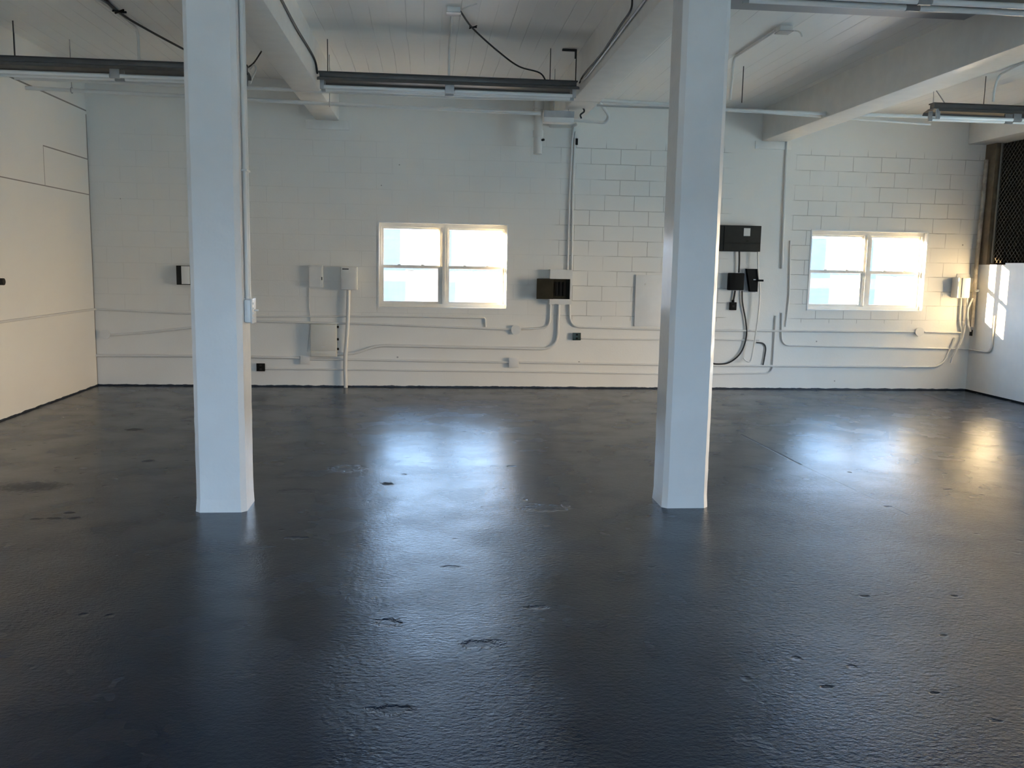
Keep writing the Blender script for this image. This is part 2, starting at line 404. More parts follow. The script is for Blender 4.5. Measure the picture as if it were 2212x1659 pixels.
col1 = column(*K1, 3.487, 'left white chamfered concrete column with a conduit and switch box on its side')
col2 = column(*K2, 3.487, 'right white chamfered concrete column with a shiny left side and no conduit')
# transverse rib in the right bay, its grey standing for shade on the ceiling
tag(box('transverse_rib', (1.886, 6.75, ZC2-.035), (4.49, 7.45, ZC2), MRIB), 'shallow band coloured grey as shade across the ceiling right of the right column', 'rib')
# beam seats on the back wall
for i, (x0, x1, z0, z1, lb) in enumerate(((-1.60, -1.04, 3.37, 3.487, 'shallow raised pad on the back wall under the left beam end'),
                                   (4.40, 4.90, 3.30, 3.405, 'shallow raised pad on the back wall under the wide right beam'))):
    tag(box('beam_seat', (x0, D-.018, z0), (x1, D+.02, z1), MBEAM, bevel=.005), lb, 'beam seat')
# left column: two conduits and the switch box on its right side
xs_ = K1[1]
p = [(xs_+.017, 6.02, 3.48), (xs_+.017, 6.02, 1.42)]
c1 = tube('conduit', p, .014, MP); tag(c1, 'front one of two thin white conduits down the side of the left column', 'conduit')
c2 = tube('conduit', [(xs_+.017, 6.075, 3.48), (xs_+.017, 6.075, 1.42)], .014, MP); tag(c2, 'rear one of two thin white conduits down the side of the left column', 'conduit')
st = box('conduit_strap', (xs_-.001, 5.99, 2.242), (xs_+.036, 6.11, 2.254), MBOX); tag(st, 'small metal strap across the conduits on the left column', 'strap')
sb = thing('switch_box', 'white surface switch box with rounded corners on the left column', 'switch', (xs_, 6.05, 1.3))
box('back_box', (xs_, 5.985, 1.26), (xs_+.045, 6.115, 1.415), MCOL, sb, .012)
box('cover_plate', (xs_+.045, 5.98, 1.255), (xs_+.054, 6.12, 1.42), MCOL, sb, .004)
for k in range(4): box('screw_tab', (xs_+.054, 6.0+.0, 1.285+k*.032), (xs_+.060, 6.03, 1.297+k*.032), MTUBE, sb)
box('toggle', (xs_+.054, 6.045, 1.335), (xs_+.082, 6.057, 1.347), MTUBE, sb, .003)

# ------------------------------------------------------------------ windows
def window(idx, w, px):
    x0, x1, z0, z1 = w
    bm = bmesh.new(); yo = D+.075; yb = D+.15
    e = .028
    # lining of the opening
    for a, b in (((x0, yo, z0), (x0+e, yb, z1)), ((x1-e, yo, z0), (x1, yb, z1)), ((x0+e, yo, z1-.05), (x1-e, yb, z1)), ((x0+e, yo-.01, z0), (x1-e, yb, z0+.045))): bx(bm, a, b)
    xm = (x0+x1)/2 + px
    bx(bm, (xm-.05, yo+.004, z0+.045), (xm+.05, yb-.004, z1-.05)); bx(bm, (xm-.018, yo-.012, z0+.045), (xm+.018, yo+.004, z1-.05))
    o = link('window_%d' % idx, bm, MVIN); o['kind'] = 'structure'
    # painted edge of the opening
    bm = bmesh.new(); g = .018; py = .010
    for a, b in (((x0-g, D-py, z0-g), (x0, D+.01, z1+g)), ((x1, D-py, z0-g), (x1+g, D+.01, z1+g)), ((x0, D-py, z1), (x1, D+.01, z1+g)), ((x0, D-py, z0-g), (x1, D+.01, z0))): bx(bm, a, b)
    link('casing', bm, MPW, o)
    zm = z0 + (z1-z0)*.475
    for (a, b) in ((x0+e, xm-.05), (xm+.05, x1-e)):
        # upper sash sits further out than the lower one
        for nm, za, zb, ya in (('upper_sash', zm-.012, z1-.05, D+.118), ('lower_sash', z0+.045, zm+.03, D+.088)):
            bm = bmesh.new(); s = .026; yb_ = ya+.026
            bx(bm, (a, ya, za), (a+s, yb_, zb)); bx(bm, (b-s, ya, za), (b, yb_, zb))
            bx(bm, (a+s, ya, za), (b-s, yb_, za+(.03 if nm == 'lower_sash' else .036))); bx(bm, (a+s, ya, zb-.036 if nm == 'lower_sash' else zb-s), (b-s, yb_, zb))
            if nm == 'lower_sash':
                bx(bm, ((a+b)/2-.045, ya-.006, zb-.075), ((a+b)/2+.045, ya, zb-.069))
            sa = link(nm, bm, MVIN, o)
            bm = bmesh.new(); v = [bm.verts.new(q) for q in ((a+s, ya+.013, za+.028), (b-s, ya+.013, za+.028), (b-s, ya+.013, zb-.025), (a+s, ya+.013, zb-.025))]
            bm.faces.new(v); link('glass_pane', bm, MG, sa)
        for q in (.3, .7):
            xx = a+(b-a)*q; box('sash_lock', (xx-.02, D+.08, zm+.03), (xx+.02, D+.112, zm+.043), MVIN, o, .004)
    return o
window(1, W1, .005); window(2, W2, 0.02)

# ------------------------------------------------------------------ outside
def ext(name, a, b, mat): 
    bm = bmesh.new(); bx(bm, a, b); struct(name, bm, mat)
MGR = simple('asphalt', (.13, .13, .135), .9, var=.1)
def siding():
    t = NT('pale_siding'); x, y, z = t.xyz()
    fr = t.math('FRACT', t.math('DIVIDE', t.math('ADD', z, 10.), .23))
    ln = t.math('LESS_THAN', fr, .10)
    band = t.math('MULTIPLY', t.math('GREATER_THAN', z, 1.25), t.math('LESS_THAN', z, 1.5))
    c = t.mix(t.math('MULTIPLY', ln, .3), (.095, .115, .135), (.06, .075, .09)); c = t.mix(band, c, (.16, .16, .17))
    return t.bsdf(c, .7)
MS = siding()
MFAC = simple('pale_render', (.38, .43, .47), .9)
ext('canopy_blocker', (XR+.3, 5.2, 2.65), (XR+2.6, 10.2, 2.8), MFAC); ext('trim_6', (XR+.3, YF-.3, -.35), (40, D+.25, -.25), simple('yard_concrete', (.68, .60, .46), .9))  # unseen canopy added to keep blue sky out of the side opening
ext('trim_1', (-60, D+.25, -.35), (40, 60, -.25), MGR)
ext('trim_2', (-60, -40, -.35), (60, YF-.3, -.25), simple('front_concrete', (.46, .38, .27), .9))
ext('sky_blocker', (-30, -24, -.3), (30, -20, 5.0), MGR)  # unseen block added to cut low sky light through the front door
ext('sun_blocker', (-45, -26, -.3), (-6, -5.3, 10), MGR)  # unseen block added to keep the sun off the front yard
nb = box('neighbour_building', (-14, 21, -.25), (26, 27, 2.45), MS); tag(nb, 'pale blue-grey low building seen blurred through the dusty window panes', 'building')

# ------------------------------------------------------------------ wall boxes and devices
def wbox(name, px, dep, mat, label, cat, parts=True, bev=.006):
    """box on the back wall: px = (x0,y0,x1,y1) of its front face"""
    a = onY(px[0], px[3], D-dep); b = onY(px[2], px[1], D-dep)
    t = thing(name, label, cat, ((a.x+b.x)/2, D, a.z))
    return t, a.x, b.x, a.z, b.z
# two small boxes left of the window
t, x0, x1, z0, z1 = wbox('wall_box', (667, 573, 697, 621), .07, MBOX, 'small white wall box with a crooked cover, left of the box on the pipe', 'electrical box')
box('case', (x0, D-.06, z0), (x1, D, z1), MBOX, t, .005)
bm = bmesh.new()
vs = [(x0+.01, z0+.012), (x1-.035, z0+.018), (x1-.012, z1-.02), (x0+.004, z1-.03)]
fr = [bm.verts.new((x, D-.072, z)) for x, z in vs]; bk = [bm.verts.new((x, D-.060, z)) for x, z in vs]
bm.faces.new(fr); bm.faces.new(bk[::-1])
for k in range(4): bm.faces.new((fr[k], bk[k], bk[(k+1) % 4], fr[(k+1) % 4]))
link('cover', bm, MBOX, t)
box('latch', (x1-.018, D-.072, z0+.10), (x1-.008, D-.058, z0+.14), MDG, t)
t, x0, x1, z0, z1 = wbox('wall_box', (736, 577, 771, 626), .12, MBOX, 'deep white wall box with a black slot, on top of the thick floor pipe', 'electrical box')
box('case', (x0, D-.11, z0), (x1, D, z1), MBOX, t, .004); box('door', (x0+.003, D-.118, z0+.003), (x1-.012, D-.11, z1-.003), MBOX, t, .003)
box('slot', (x0+.022, D-.1195, z1-.034), (x0+.105, D-.117, z1-.022), MBLK, t)
PX = x0+.5*(x1-x0)
pts = [onY(753, 626, D-.06), onY(751, 700, D-.06), onY(746, 775, D-.06), onY(747, 838, D-.06)]; pts[-1].z = 0
tag(cable('floor_pipe', pts, .026, MP, seg=14), 'thick white pipe from the deep wall box down to the floor', 'pipe')
# larger panel box
t, x0, x1, z0, z1 = wbox('breaker_cabinet', (671, 701, 727, 771), .10, MTAN, 'beige flat cabinet low on the wall beside the thick floor pipe', 'electrical box')
box('case', (x0, D-.09, z0), (x1, D, z1), MTAN, t, .006); box('door', (x0+.004, D-.10, z0+.085), (x1-.012, D-.09, z1-.004), MTAN, t, .003)
box('lower_cover', (x0+.004, D-.10, z0+.004), (x1-.012, D-.09, z0+.078), MTAN, t, .003)
box('badge', (x0+.14, D-.102, z0+.13), (x0+.19, D-.0995, z0+.145), MBOX, t)
for zz in (z0+.09, z0+.22, z1-.05): box('hinge', (x1, D-.07, zz), (x1+.025, D-.05, zz+.03), MDG, t)
# small cable between the crooked box and the cabinet
tag(cable('cable', onwall([(668, 622), (668, 660), (671, 690), (667, 720), (664, 760)], .012), .008, MP), 'thin painted cable below the crooked wall box, left of the beige cabinet', 'cable')
# square outlet boxes
def outlet(px, label, mat=MBOX, cover=MBOX, dep=.05, rnd=False):
    a = onY(px[0], px[3], D-dep); b = onY(px[2], px[1], D-dep)
    t = thing('outlet_box', label, 'outlet box', ((a.x+b.x)/2, D, a.z))
    if rnd:
        c = Vector(((a.x+b.x)/2, D, (a.z+b.z)/2)); r = (b.x-a.x)/2
        bm = bmesh.new(); disc(bm, c, (0, -1, 0), r*.85, dep*.8); link('case', bm, mat, t, True)
        bm = bmesh.new(); disc(bm, c+Vector((0, -dep*.8, 0)), (0, -1, 0), r, dep*.2); link('cover_plate', bm, cover, t, True)
    else:
        box('case', (a.x+.006, D-dep+.006, a.z+.006), (b.x-.006, D, b.z-.006), mat, t, .004)
        box('cover_plate', (a.x, D-dep, a.z), (b.x, D-dep+.006, b.z), cover, t, .002)
        if cover in (MGRN, MBLK):
            for s in (-1, 1): box('socket', ((a.x+b.x)/2-.014, D-dep-.004, (a.z+b.z)/2+s*.026-.012), ((a.x+b.x)/2+.014, D-dep, (a.z+b.z)/2+s*.026+.012), MBLK if cover is MGRN else MDG, t)
    return t
outlet((216, 712, 237, 733), 'round white junction box near the left corner of the back wall', rnd=True)
outlet((649, 768, 669, 787), 'square white outlet box just below the beige cabinet')
outlet((1099, 773, 1121, 794), 'square white outlet box low on the wall below the electric panel')
outlet((1104, 703, 1125, 722), 'round white junction box under the right end of the left window', rnd=True)
outlet((1977, 708, 1997, 726), 'round white junction box under the right window', rnd=True)
outlet((554, 785, 572, 802), 'black outlet beside the foot of the left column', MBLK, MBLK)
outlet((1237, 719, 1255, 735), 'dark green outlet right of the pipes below the electric panel', MGRN, MGRN)
t = thing('alarm_box', 'small box with dark side and white face beside the left column', 'electrical box', onY(395, 615, D))
a = onY(381, 615, D-.1); b = onY(404, 574, D-.1)
box('case', (a.x, D-.09, a.z), (b.x+.03, D, b.z), MDG, t, .003); box('cover', (a.x+.07, D-.115, a.z+.01), (b.x+.03, D-.09, b.z-.005), MPW, t, .003)

# open electric panel right of window 1
a = onY(1187, 657, D-.12); b = onY(1237, 583, D-.12)
t = thing('electric_panel', 'open electric panel with black breakers right of the left window', 'electric panel', ((a.x+b.x)/2, D, a.z))
bm = bmesh.new()
q = .012; ia = onY(1195, 646, D-.12); ib = onY(1232, 603, D-.12)
bx(bm, (a.x, D-.12, a.z), (b.x, D, ia.z)); bx(bm, (a.x, D-.12, ib.z), (b.x, D, b.z)); bx(bm, (a.x, D-.12, ia.z), (ia.x, D, ib.z)); bx(bm, (ib.x, D-.12, ia.z), (b.x, D, ib.z)); bx(bm, (ia.x, D-.02, ia.z), (ib.x, D, ib.z))
link('case', bm, MBOX, t)
box('dead_front', (ia.x, D-.075, ia.z), (ib.x, D-.07, ib.z), MPAN, t)
for k in range(3): box('breaker', (ia.x+.03+k*.052, D-.105, ia.z+.04), (ia.x+.066+k*.052, D-.075, ib.z-.04), MBLK, t, .004)
# its door swung open over the wall
da = onY(1158, 647, D-.16)
bm = bmesh.new(); hx = ia.x; dx = hx-da.x
v = [(hx, D-.122, ia.z), (da.x+.005, D-.165, ia.z), (da.x+.005, D-.165, ib.z), (hx, D-.122, ib.z)]
f1 = [bm.verts.new(p) for p in v]; f2 = [bm.verts.new((p[0], p[1]+.008, p[2])) for p in v]
bm.faces.new(f1); bm.faces.new(f2[::-1])
for k in range(4): bm.faces.new((f1[k], f2[k], f2[(k+1) % 4], f1[(k+1) % 4]))
link('door', bm, MPAN, t)
# flat board beside right column
a = onY(1370, 705, D-.03); b = onY(1452, 595, D-.03)
t = thing('cover_board', 'flat white square cover board on the wall left of the right column', 'board', ((a.x+b.x)/2, D, a.z))
box('board', (a.x, D-.028, a.z), (b.x, D, b.z), MPW, t, .003); box('knob', (a.x+.12, D-.036, b.z-.14), (a.x+.145, D-.028, b.z-.115), MBOX, t, .004)

# dark equipment right of the right column
a = onY(1552, 542, D-.16); b = onY(1646, 488, D-.16)
t = thing('control_cabinet', 'wide dark grey control cabinet with a pale label high on the wall', 'electrical box', ((a.x+b.x)/2, D, a.z))
box('case', (a.x, D-.15, a.z), (b.x, D, b.z), MDG, t, .006); box('door', (a.x+.07, D-.16, a.z+.115), (b.x-.006, D-.15, b.z-.006), MDG, t, .003)
box('lower_cover', (a.x+.07, D-.16, a.z+.006), (b.x-.006, D-.15, a.z+.108), MDG, t, .003)
box('label', (a.x+.34, D-.162, b.z-.14), (a.x+.43, D-.1598, b.z-.035), MLBL, t)
box('latch', (a.x+.38, D-.166, a.z+.135), (a.x+.41, D-.16, a.z+.145), MBLK, t)
a = onY(1576, 627, D-.12); b = onY(1609, 590, D-.12)
tag(box('relay_box', (a.x, D-.12, a.z), (b.x, D, b.z), MBLK, bevel=.012), 'square matte black box below the dark grey control cabinet', 'electrical box')
a = onY(1609.5, 630, D-.09); b = onY(1639, 581, D-.09)
t = thing('timer_box', 'black slanted timer box touching the cord, right of the square black box', 'electrical box', ((a.x+b.x)/2, D, a.z))
bm = bmesh.new(); pr = [(a.x+.012, b.z), (b.x, b.z), (b.x, a.z), (a.x+.075, a.z)]
f1 = [bm.verts.new((x, D-.09, z)) for x, z in pr]; f2 = [bm.verts.new((x, D-.01, z)) for x, z in pr]; bm.faces.new(f1); bm.faces.new(f2[::-1])
for k in range(4): bm.faces.new((f1[k], f2[k], f2[(k+1) % 4], f1[(k+1) % 4]))
link('case', bm, MBLK, t); box('back_plate', (a.x+.005, D-.012, a.z-.01), (b.x+.004, D, b.z), MGAL, t)
box('dial_mark', (a.x+.11, D-.093, a.z+.16), (a.x+.145, D-.09, a.z+.172), MTUBE, t)
a = onY(1577, 670, D-.05); b = onY(1592, 653, D-.05)
t = thing('plug_box', 'tiny black plug box hanging lowest under the square black box', 'outlet box', ((a.x+b.x)/2, D, a.z))
box('case', (a.x, D-.05, a.z), (b.x, D, b.z), MBLK, t, .006)
tube('strain_relief', [((a.x+b.x)/2, D-.025, b.z-.01), ((a.x+b.x)/2, D-.025, b.z+.03)], .018, MBLK, t)
box('socket', ((a.x+b.x)/2-.015, D-.053, (a.z+b.z)/2-.015), ((a.x+b.x)/2+.015, D-.05, (a.z+b.z)/2+.015), MDG, t)
tag(cable('power_cord', onwall([(1584, 650), (1586, 640), (1588, 628)], .03), .013, MCAB), 'short black cord from the square black box to the plug box', 'cord')
tag(cable('power_cord', onwall([(1597, 543), (1597, 565), (1596, 589)], .05), .012, MCAB), 'short black cord from the control cabinet to the square black box', 'cord')
tag(cable('power_cord', onwall([(1603, 628), (1604, 655), (1611, 695), (1612, 728), (1600, 762), (1575, 783), (1546, 786), (1530, 780)], .03), .011, MCAB), 'long black cord looping from the square black box to the right column', 'cord')
tag(cable('power_cord', onwall([(1637, 543), (1638, 585), (1641, 620), (1640, 660), (1634, 710), (1627, 755), (1621, 780), (1611, 779), (1606, 773)], .11), .011, MCORDW), 'long white cord hanging from the control cabinet past the timer box', 'cord')
tag(cable('power_cord', onwall([(1634, 740), (1648, 742), (1654, 752), (1651, 775), (1648, 790)], .02), .010, MCAB), 'short curved grey cord end right of the hanging white cord', 'cord')
tag(box('cable_tie', onY(1637, 608, D-.14), onY(1647, 604, D-.095), MBLK), 'black tie around the white cord beside the timer box', 'cable tie')

# ------------------------------------------------------------------ conduits on the walls
def cond(pts, r, label, off=None, rad=.12, ends=None, mat=MP, name='conduit', cat='conduit'):
    r *= 1.15; off = off if off is not None else r+.007
    P = onwall(pts, off)
    return tag(tube(name, P, r, mat, None, rad), label, cat)
# rail level run: along left wall then back wall, elbow down under window 1
P = [Vector((XL+.016, 5.0, 1.005)), Vector((XL+.016, D-.016, 1.005))] + onwall([(545, 685), (828, 683), (1048, 687), (1049, 706)], .016)
P[2].z = onY(545, 684).z
tag(tube('conduit', P, .013, MP, None, .03), 'white conduit along both walls from the left, ending in an elbow under the left window', 'conduit')
cond([(545, 694), (800, 700), (1104, 712)], .012, 'thin conduit from the left column to the round box under the left window')
cond([(1126, 711), (1187, 708), (1189, 658)], .012, 'conduit from the round box bending up to the left side of the electric panel')
cond([(208, 768), (430, 769), (648, 773)], .016, 'lower conduit from the left corner to the outlet box below the cabinet')
cond([(669, 776), (760, 777), (1099, 783)], .013, 'straight conduit between the two low square outlet boxes')
cond([(1121, 783), (1300, 786), (1545, 790), (2035, 793), (2062, 730)], .013, 'long low conduit from the lowest outlet box past the right column to the right corner', rad=.16)
cond([(573, 797), (800, 799), (1200, 804), (1425, 808), (1545, 808), (1668, 806), (1676, 682)], .010, 'lowest thin conduit from the black outlet, rising right of the hanging cords', rad=.10)
cond([(728, 765), (765, 764), (815, 746), (1000, 750), (1204, 754), (1207, 658)], .018, 'heavy conduit from the beige cabinet to the middle of the electric panel', rad=.22, off=.10 if False else .022)
cond([(1230, 658), (1232, 706), (1430, 712), (1560, 714), (1977, 717)], .013, 'conduit from the electric panel running right to the round box under the right window', rad=.2)
cond([(1255, 731), (1330, 733), (1440, 734), (1560, 734), (1640, 735)], .010, 'thin conduit running right from the dark green outlet')
cond([(237, 724), (300, 720), (412, 708), (470, 703)], .014, 'slanted conduit rising from the round box in the left corner')
cond([(1700, 306), (1694, 430), (1689, 580)], .014, 'vertical conduit from the wide beam down beside the control cabinet')
cond([(1707, 520), (1705, 640), (1697, 706)], .009, 'thin painted wire left of the right window')
a = onX(2148, 682, XR-.018)
P = onwall([(1689, 676), (1688, 746), (2090, 754)], .016) + [Vector((XR-.018, D-.02, onY(2090, 754).z)), Vector((XR-.018, a.y+.0, onY(2090, 754).z)), Vector((XR-.018, a.y, a.z))]
tag(tube('conduit', P, .013, MP, None, .13), 'conduit under the right window turning up on the right partition wall', 'conduit')
cond([(1997, 717), (2075, 719)], .011, 'short conduit from the round box to the corner pipes')
cond([(1235, 583), (1237, 420), (1243, 284)], .013, 'right one of two tall conduits above the electric panel', off=.018)
cond([(1226, 583), (1230, 420), (1236, 300), (1240, 275)], .013, 'left one of two tall conduits above the electric panel', off=.018)

# meter box at the right corner with its crossing conduits
a = onY(2070, 644, D-.20); b = onY(2100, 600, D-.20)
t = thing('meter_box', 'cream meter box with a backboard in the right corner', 'electrical box', ((a.x+b.x)/2, D, a.z))
ba = onY(2063, 640, D-.01); bb = onY(2098, 592, D-.01)
box('backboard', (ba.x, D-.012, ba.z), (bb.x, D, bb.z), MBOX, t, .003)
box('case', (a.x, D-.18, a.z), (b.x-.01, D-.012, b.z), MTAN, t, .008); box('door', (a.x+.05, D-.195, a.z+.006), (b.x-.012, D-.18, b.z-.006), MTAN, t, .004)
Zb = a.z
def dn(pts, lb, r=.014): tag(tube('conduit', pts, r, MP, None, .08), lb, 'conduit')
q = onY(2076, 644, D-.03).x
dn([(q, D-.03, Zb), (q+.01, D-.03, .95), onY(2078, 717, D-.03)], 'leftmost conduit dropping straight from the cream meter box')
dn([(q+.07, D-.065, Zb), onY(2088, 690, D-.065), onY(2080, 730, D-.065), onY(2057, 772, D-.065), onY(2054, 784, D-.065)], 'long conduit from the cream meter box sweeping down left', .013)
dn([(q+.13, D-.10, Zb), onY(2089, 670, D-.10), onY(2092, 705, D-.10), onY(2097, 716, D-.10)], 'short conduit from the cream meter box ending at the black clamp', .014)
tag(box('clamp', onY(2094, 725, D-.07), onY(2101, 713, D-.13), MBLK, bevel=.006), 'small black clamp in the right corner under the meter box', 'clamp')
# corner riser
P = [onY(2105, 706, D-.09), onY(2109, 575, D-.09), onY(2124, 440, D-.09), onY(2134, 345, D-.09)]
for v_ in P: v_.x = min(v_.x, XR-.04)
tag(tube('riser_pipe', P, .028, MRUST, None, .1, 14), 'flaking painted riser pipe standing in the right corner', 'pipe')
tag(box('corner_post', (XR-.004, D-.235, ZP), (XR+.10, D-.002, 3.45), MPOST), 'brown unpainted post at the corner above the right partition', 'post')
# valve lever on right partition
lv = onX(2112, 628, XR-.02)
bm = bmesh.new(); disc(bm, (XR, lv.y, lv.z), (-1, 0, 0), .018, .05, 12); bx(bm, (XR-.055, lv.y-.05, lv.z-.008), (XR-.04, lv.y+.02, lv.z+.01))
tag(link('handle', bm, MP, None, True), 'small white handle on the right partition beside the meter box', 'handle')
# cap strip on the partition and chain link mesh above it
bm = bmesh.new(); bx(bm, (XR-.01, 9.85, ZP+.0), (XR+.11, 11.35, ZP+.022)); tag(link('cap_strip', bm, MPW), 'thin white strip lying along the top of the right partition', 'strip')
def fence():
    bm = bmesh.new(); y0, y1, z0, z1 = 9.85, D-.24, ZP+.024, 3.44; s = .075; r = .0022; Xf = XR+.05
    def wire(p, q):
        d = (q-p).normalized(); n = Vector((1, 0, 0)); b = d.cross(n)
        vs = []
        for e_ in (p, q):
            vs.append([bm.verts.new(e_+n*(r*math.cos(k*PI/2))+b*(r*math.sin(k*PI/2))) for k in range(4)])
        for k in range(4): bm.faces.new((vs[0][k], vs[0][(k+1) % 4], vs[1][(k+1) % 4], vs[1][k]))
    hgt = z1-z0; k = y0-hgt
    while k < y1:
        for sg in (1, -1):
            # line y = k + t, z = z0 + t (or mirrored)
            ta, tb = max(0, y0-k), min(hgt, y1-k)
            if tb-ta > .01:
                if sg > 0: wire(Vector((Xf, k+ta, z0+ta)), Vector((Xf, k+tb, z0+tb)))
                else: wire(Vector((Xf+.004, k+ta, z1-ta)), Vector((Xf+.004, k+tb, z1-tb)))
        k += s
    f = thing('chain_link_fence', 'chain link mesh in the dark opening above the right partition', 'fence', (Xf, 9, ZP))
    link('wire_mesh', bm, MWIRE, f)
    tube('fence_post', [(Xf, D-.275, ZP+.024), (Xf, D-.275, 3.44)], .018, MWIRE, f)
fence()
a = onX(2, 612, XL)
bm = bmesh.new(); disc(bm, (XL, 9.45, 1.41), (1, 0, 0), .035, .05, 16); tag(link('door_bumper', bm, MDG, None, True), 'round dark rubber bumper on the left wall', 'bumper')

# ------------------------------------------------------------------ ceiling services
def fixture(x0, x1, Y, zt, label, dark_front=False, nt=2):
    """open strip fluorescent fixture running along X, top at zt"""
    t = thing('fluorescent_fixture', label, 'light fixture', ((x0+x1)/2, Y, zt))
    box('channel', (x0+.01, Y-.045, zt-.055), (x1-.01, Y+.045, zt-.004), MFIX, t, .004)
    bm = bmesh.new()      # reflector: folded sheet with dark rolled rims
    prof = [(-.17, -.108), (-.15, -.08), (-.06, -.058), (.06, -.058), (.15, -.08), (.17, -.108)]
    th = .003; rows = []
    for x in (x0, x1):
        up = [bm.verts.new((x, Y+y, zt+z)) for y, z in prof]; lo = [bm.verts.new((x, Y+y*.985, zt+z-th)) for y, z in prof]; rows.append((up, lo))
    for k in range(5):
        for i in (0, 1): bm.faces.new((rows[0][i][k], rows[0][i][k+1], rows[1][i][k+1], rows[1][i][k]))
    for e in (0, 1):
        for k in range(5): bm.faces.new((rows[e][0][k], rows[e][1][k], rows[e][1][k+1], rows[e][0][k+1]))
    link('reflector', bm, MFDK if dark_front else MFIX, t)
    bm = bmesh.new(); bx(bm, (x0, Y-.055, zt-.012), (x1, Y+.055, zt)); link('top_plate', bm, MFDK, t)
    xm = (x0+x1)/2
    for a, b in ((x0+.06, xm-.05), (xm+.05, x1-.06)):
        for s in (-1, 1): tube('tube_lamp', [(a, Y+s*.075, zt-.160), (b, Y+s*.075, zt-.160)], .020, MTUBE, t, seg=14)
    for xx in (x0+.04, xm, x1-.04):
        for s in (-1, 1): box('lamp_holder', (xx-(.045 if xx == xm else .02), Y+s*.075-.012, zt-.182), (xx+(.045 if xx == xm else .02), Y+s*.075+.012, zt-.075), MGAL, t)
    return t
YX = 9.6
zc = onY(975, 166, YX).z
fixture(XL+.01, onY(536, 148, 9.35).x, 9.35, onY(384, 136, 9.35).z, 'long fluorescent fixture in the left bay behind the left column')
fixture(-1.14, 1.545, YX, zc, 'long fluorescent fixture between the two central ceiling beams')
xf = onY(2012, 225, YX).x
fixture(xf, 7.41, YX, onY(2100, 226, YX).z, 'dark fronted fluorescent fixture near the right partition', True)
fixture(2.05, 4.46, 5.95, onY(2084, 17, 5.95).z+.165, 'fluorescent fixture nearest the camera at the top right corner')
fn = bpy.data.objects['fluorescent_fixture.003']
for xx in (2.5, 4.0): tube('hanger_wire', [(xx, 5.95, fn.location.z-.004), (xx, 5.95, ZC2)], .005, MCAB, fn, seg=6)
# hanging rods and wires
def rod(p, q, r, lb, mat=MCAB, name='hanger_wire', cat='wire'): tag(tube(name, [p, q], r, mat, seg=6), lb, cat)
def zt_at(x): return ZC0 if x < -1.32 else ZC1 if x < 1.73 else ZC2
for px, lb in ((708, 'left hanging wire of the central fixture'), (1188, 'right hanging wire of the central fixture')):
    x = onY(px, 170, YX).x; rod((x, YX, zt_at(x)), (x, YX, zc), .005, lb)
x = onY(1244, 150, YX).x; rod((x, YX, ZC1), (x, YX, zc), .006, 'extra hanging wire beside the black bracket and right central beam')
bm = bmesh.new(); bx(bm, (1.38, YX-.02, ZC1-.018), (1.53, YX+.02, ZC1)); bx(bm, (1.515, YX-.02, ZC1-.09), (1.53, YX+.02, ZC1-.018)); tag(link('bracket', bm, MDG), 'small black bracket on the ceiling beside the right central beam', 'bracket')
x = onY(30, 90, YX).x; rod((x, YX, ZC0), (x, YX, zc+.01), .006, 'hanging wire of the left bay fixture near the left wall')
x = onY(2127, 200, YX).x; rod((x, YX, ZC2), (x, YX, onY(2100, 226, YX).z), .004, 'hanging wire of the dark fronted right fixture')
p0 = onY(2012, 225, YX); za = onY(2100, 226, YX).z
bm = bmesh.new(); sweep(bm, [(xf+.01, YX-.02, za), (xf-.0, YX-.02, za+.17), (xf+.14, YX-.02, za)], .006, 6); tag(link('hanger_hook', bm, MGAL, None, True), 'triangular hook wire at the left end of the dark fronted fixture', 'wire')
zk = zt_at(3)
x = onY(1605, 170, YX).x; rod((x, YX, ZC2), (x, YX, onY(1604, 222, YX).z), .005, 'thin hanging wire just right of the right column')
# conduits from ceiling boxes down to the fixtures
def cbox(x, y, lb, zt):
    t = thing('ceiling_junction_box', lb, 'junction box', (x, y, zt))
    box('case', (x-.06, y-.06, zt-.045), (x+.06, y+.06, zt), MBOX, t, .006); box('cover_plate', (x-.065, y-.065, zt-.052), (x+.065, y+.065, zt-.045), MGAL, t, .003)
q = onZ(980, 18, ZC1); cbox(q.x, q.y, 'junction box on the ceiling above the central fixture', ZC1)
tag(tube('conduit', [(q.x-.01, q.y+.06, ZC1-.016), (q.x-.01, YX, ZC1-.016), (q.x-.01, YX, zc)], .013, MP, None, .07), 'conduit from the central ceiling box down to the central fixture', 'conduit')
pts = [(q.x+.06, q.y-.02, ZC1-.03), onZ(1022, 62, ZC1-.03), onZ(1075, 110, ZC1-.10), onY(1120, 143, YX), onY(1165, 157, YX), onY(1180, 176, YX)]
tag(cable('cable', pts, .009, MCAB), 'black cable swooping from the central ceiling box to the central fixture', 'cable')
e = onZ(1022, 60, ZC1-.02); bm = bmesh.new()
for s in (-1, 1): sweep(bm, [e+Vector((-.035, -.03*s, .0)), e+Vector((.035, .03*s, .012))], .006, 6)
tag(link('cable_clip', bm, MBLK, None, True), 'black cross shaped clip holding the swooping cable', 'clip')
e = onZ(1030, 8, ZC1-.01); tag(cable('cable', [(q.x+.06, q.y-.04, ZC1-.02), onZ(1012, 14, ZC1-.02), e], .006, MP), 'short pale cable stub at the central ceiling box', 'cable')
q = onZ(1694, 58, ZC2); cbox(q.x, q.y, 'junction box on the ceiling right of the right column', ZC2)
x2 = onZ(1585, 125, ZC2-.016)
tag(tube('conduit', [(q.x-.05, q.y+.06, ZC2-.016), (x2.x, x2.y, ZC2-.016), onY(1577, 216, x2.y)], .013, MP, None, .07), 'conduit from the right ceiling box bending down behind the right column', 'conduit')
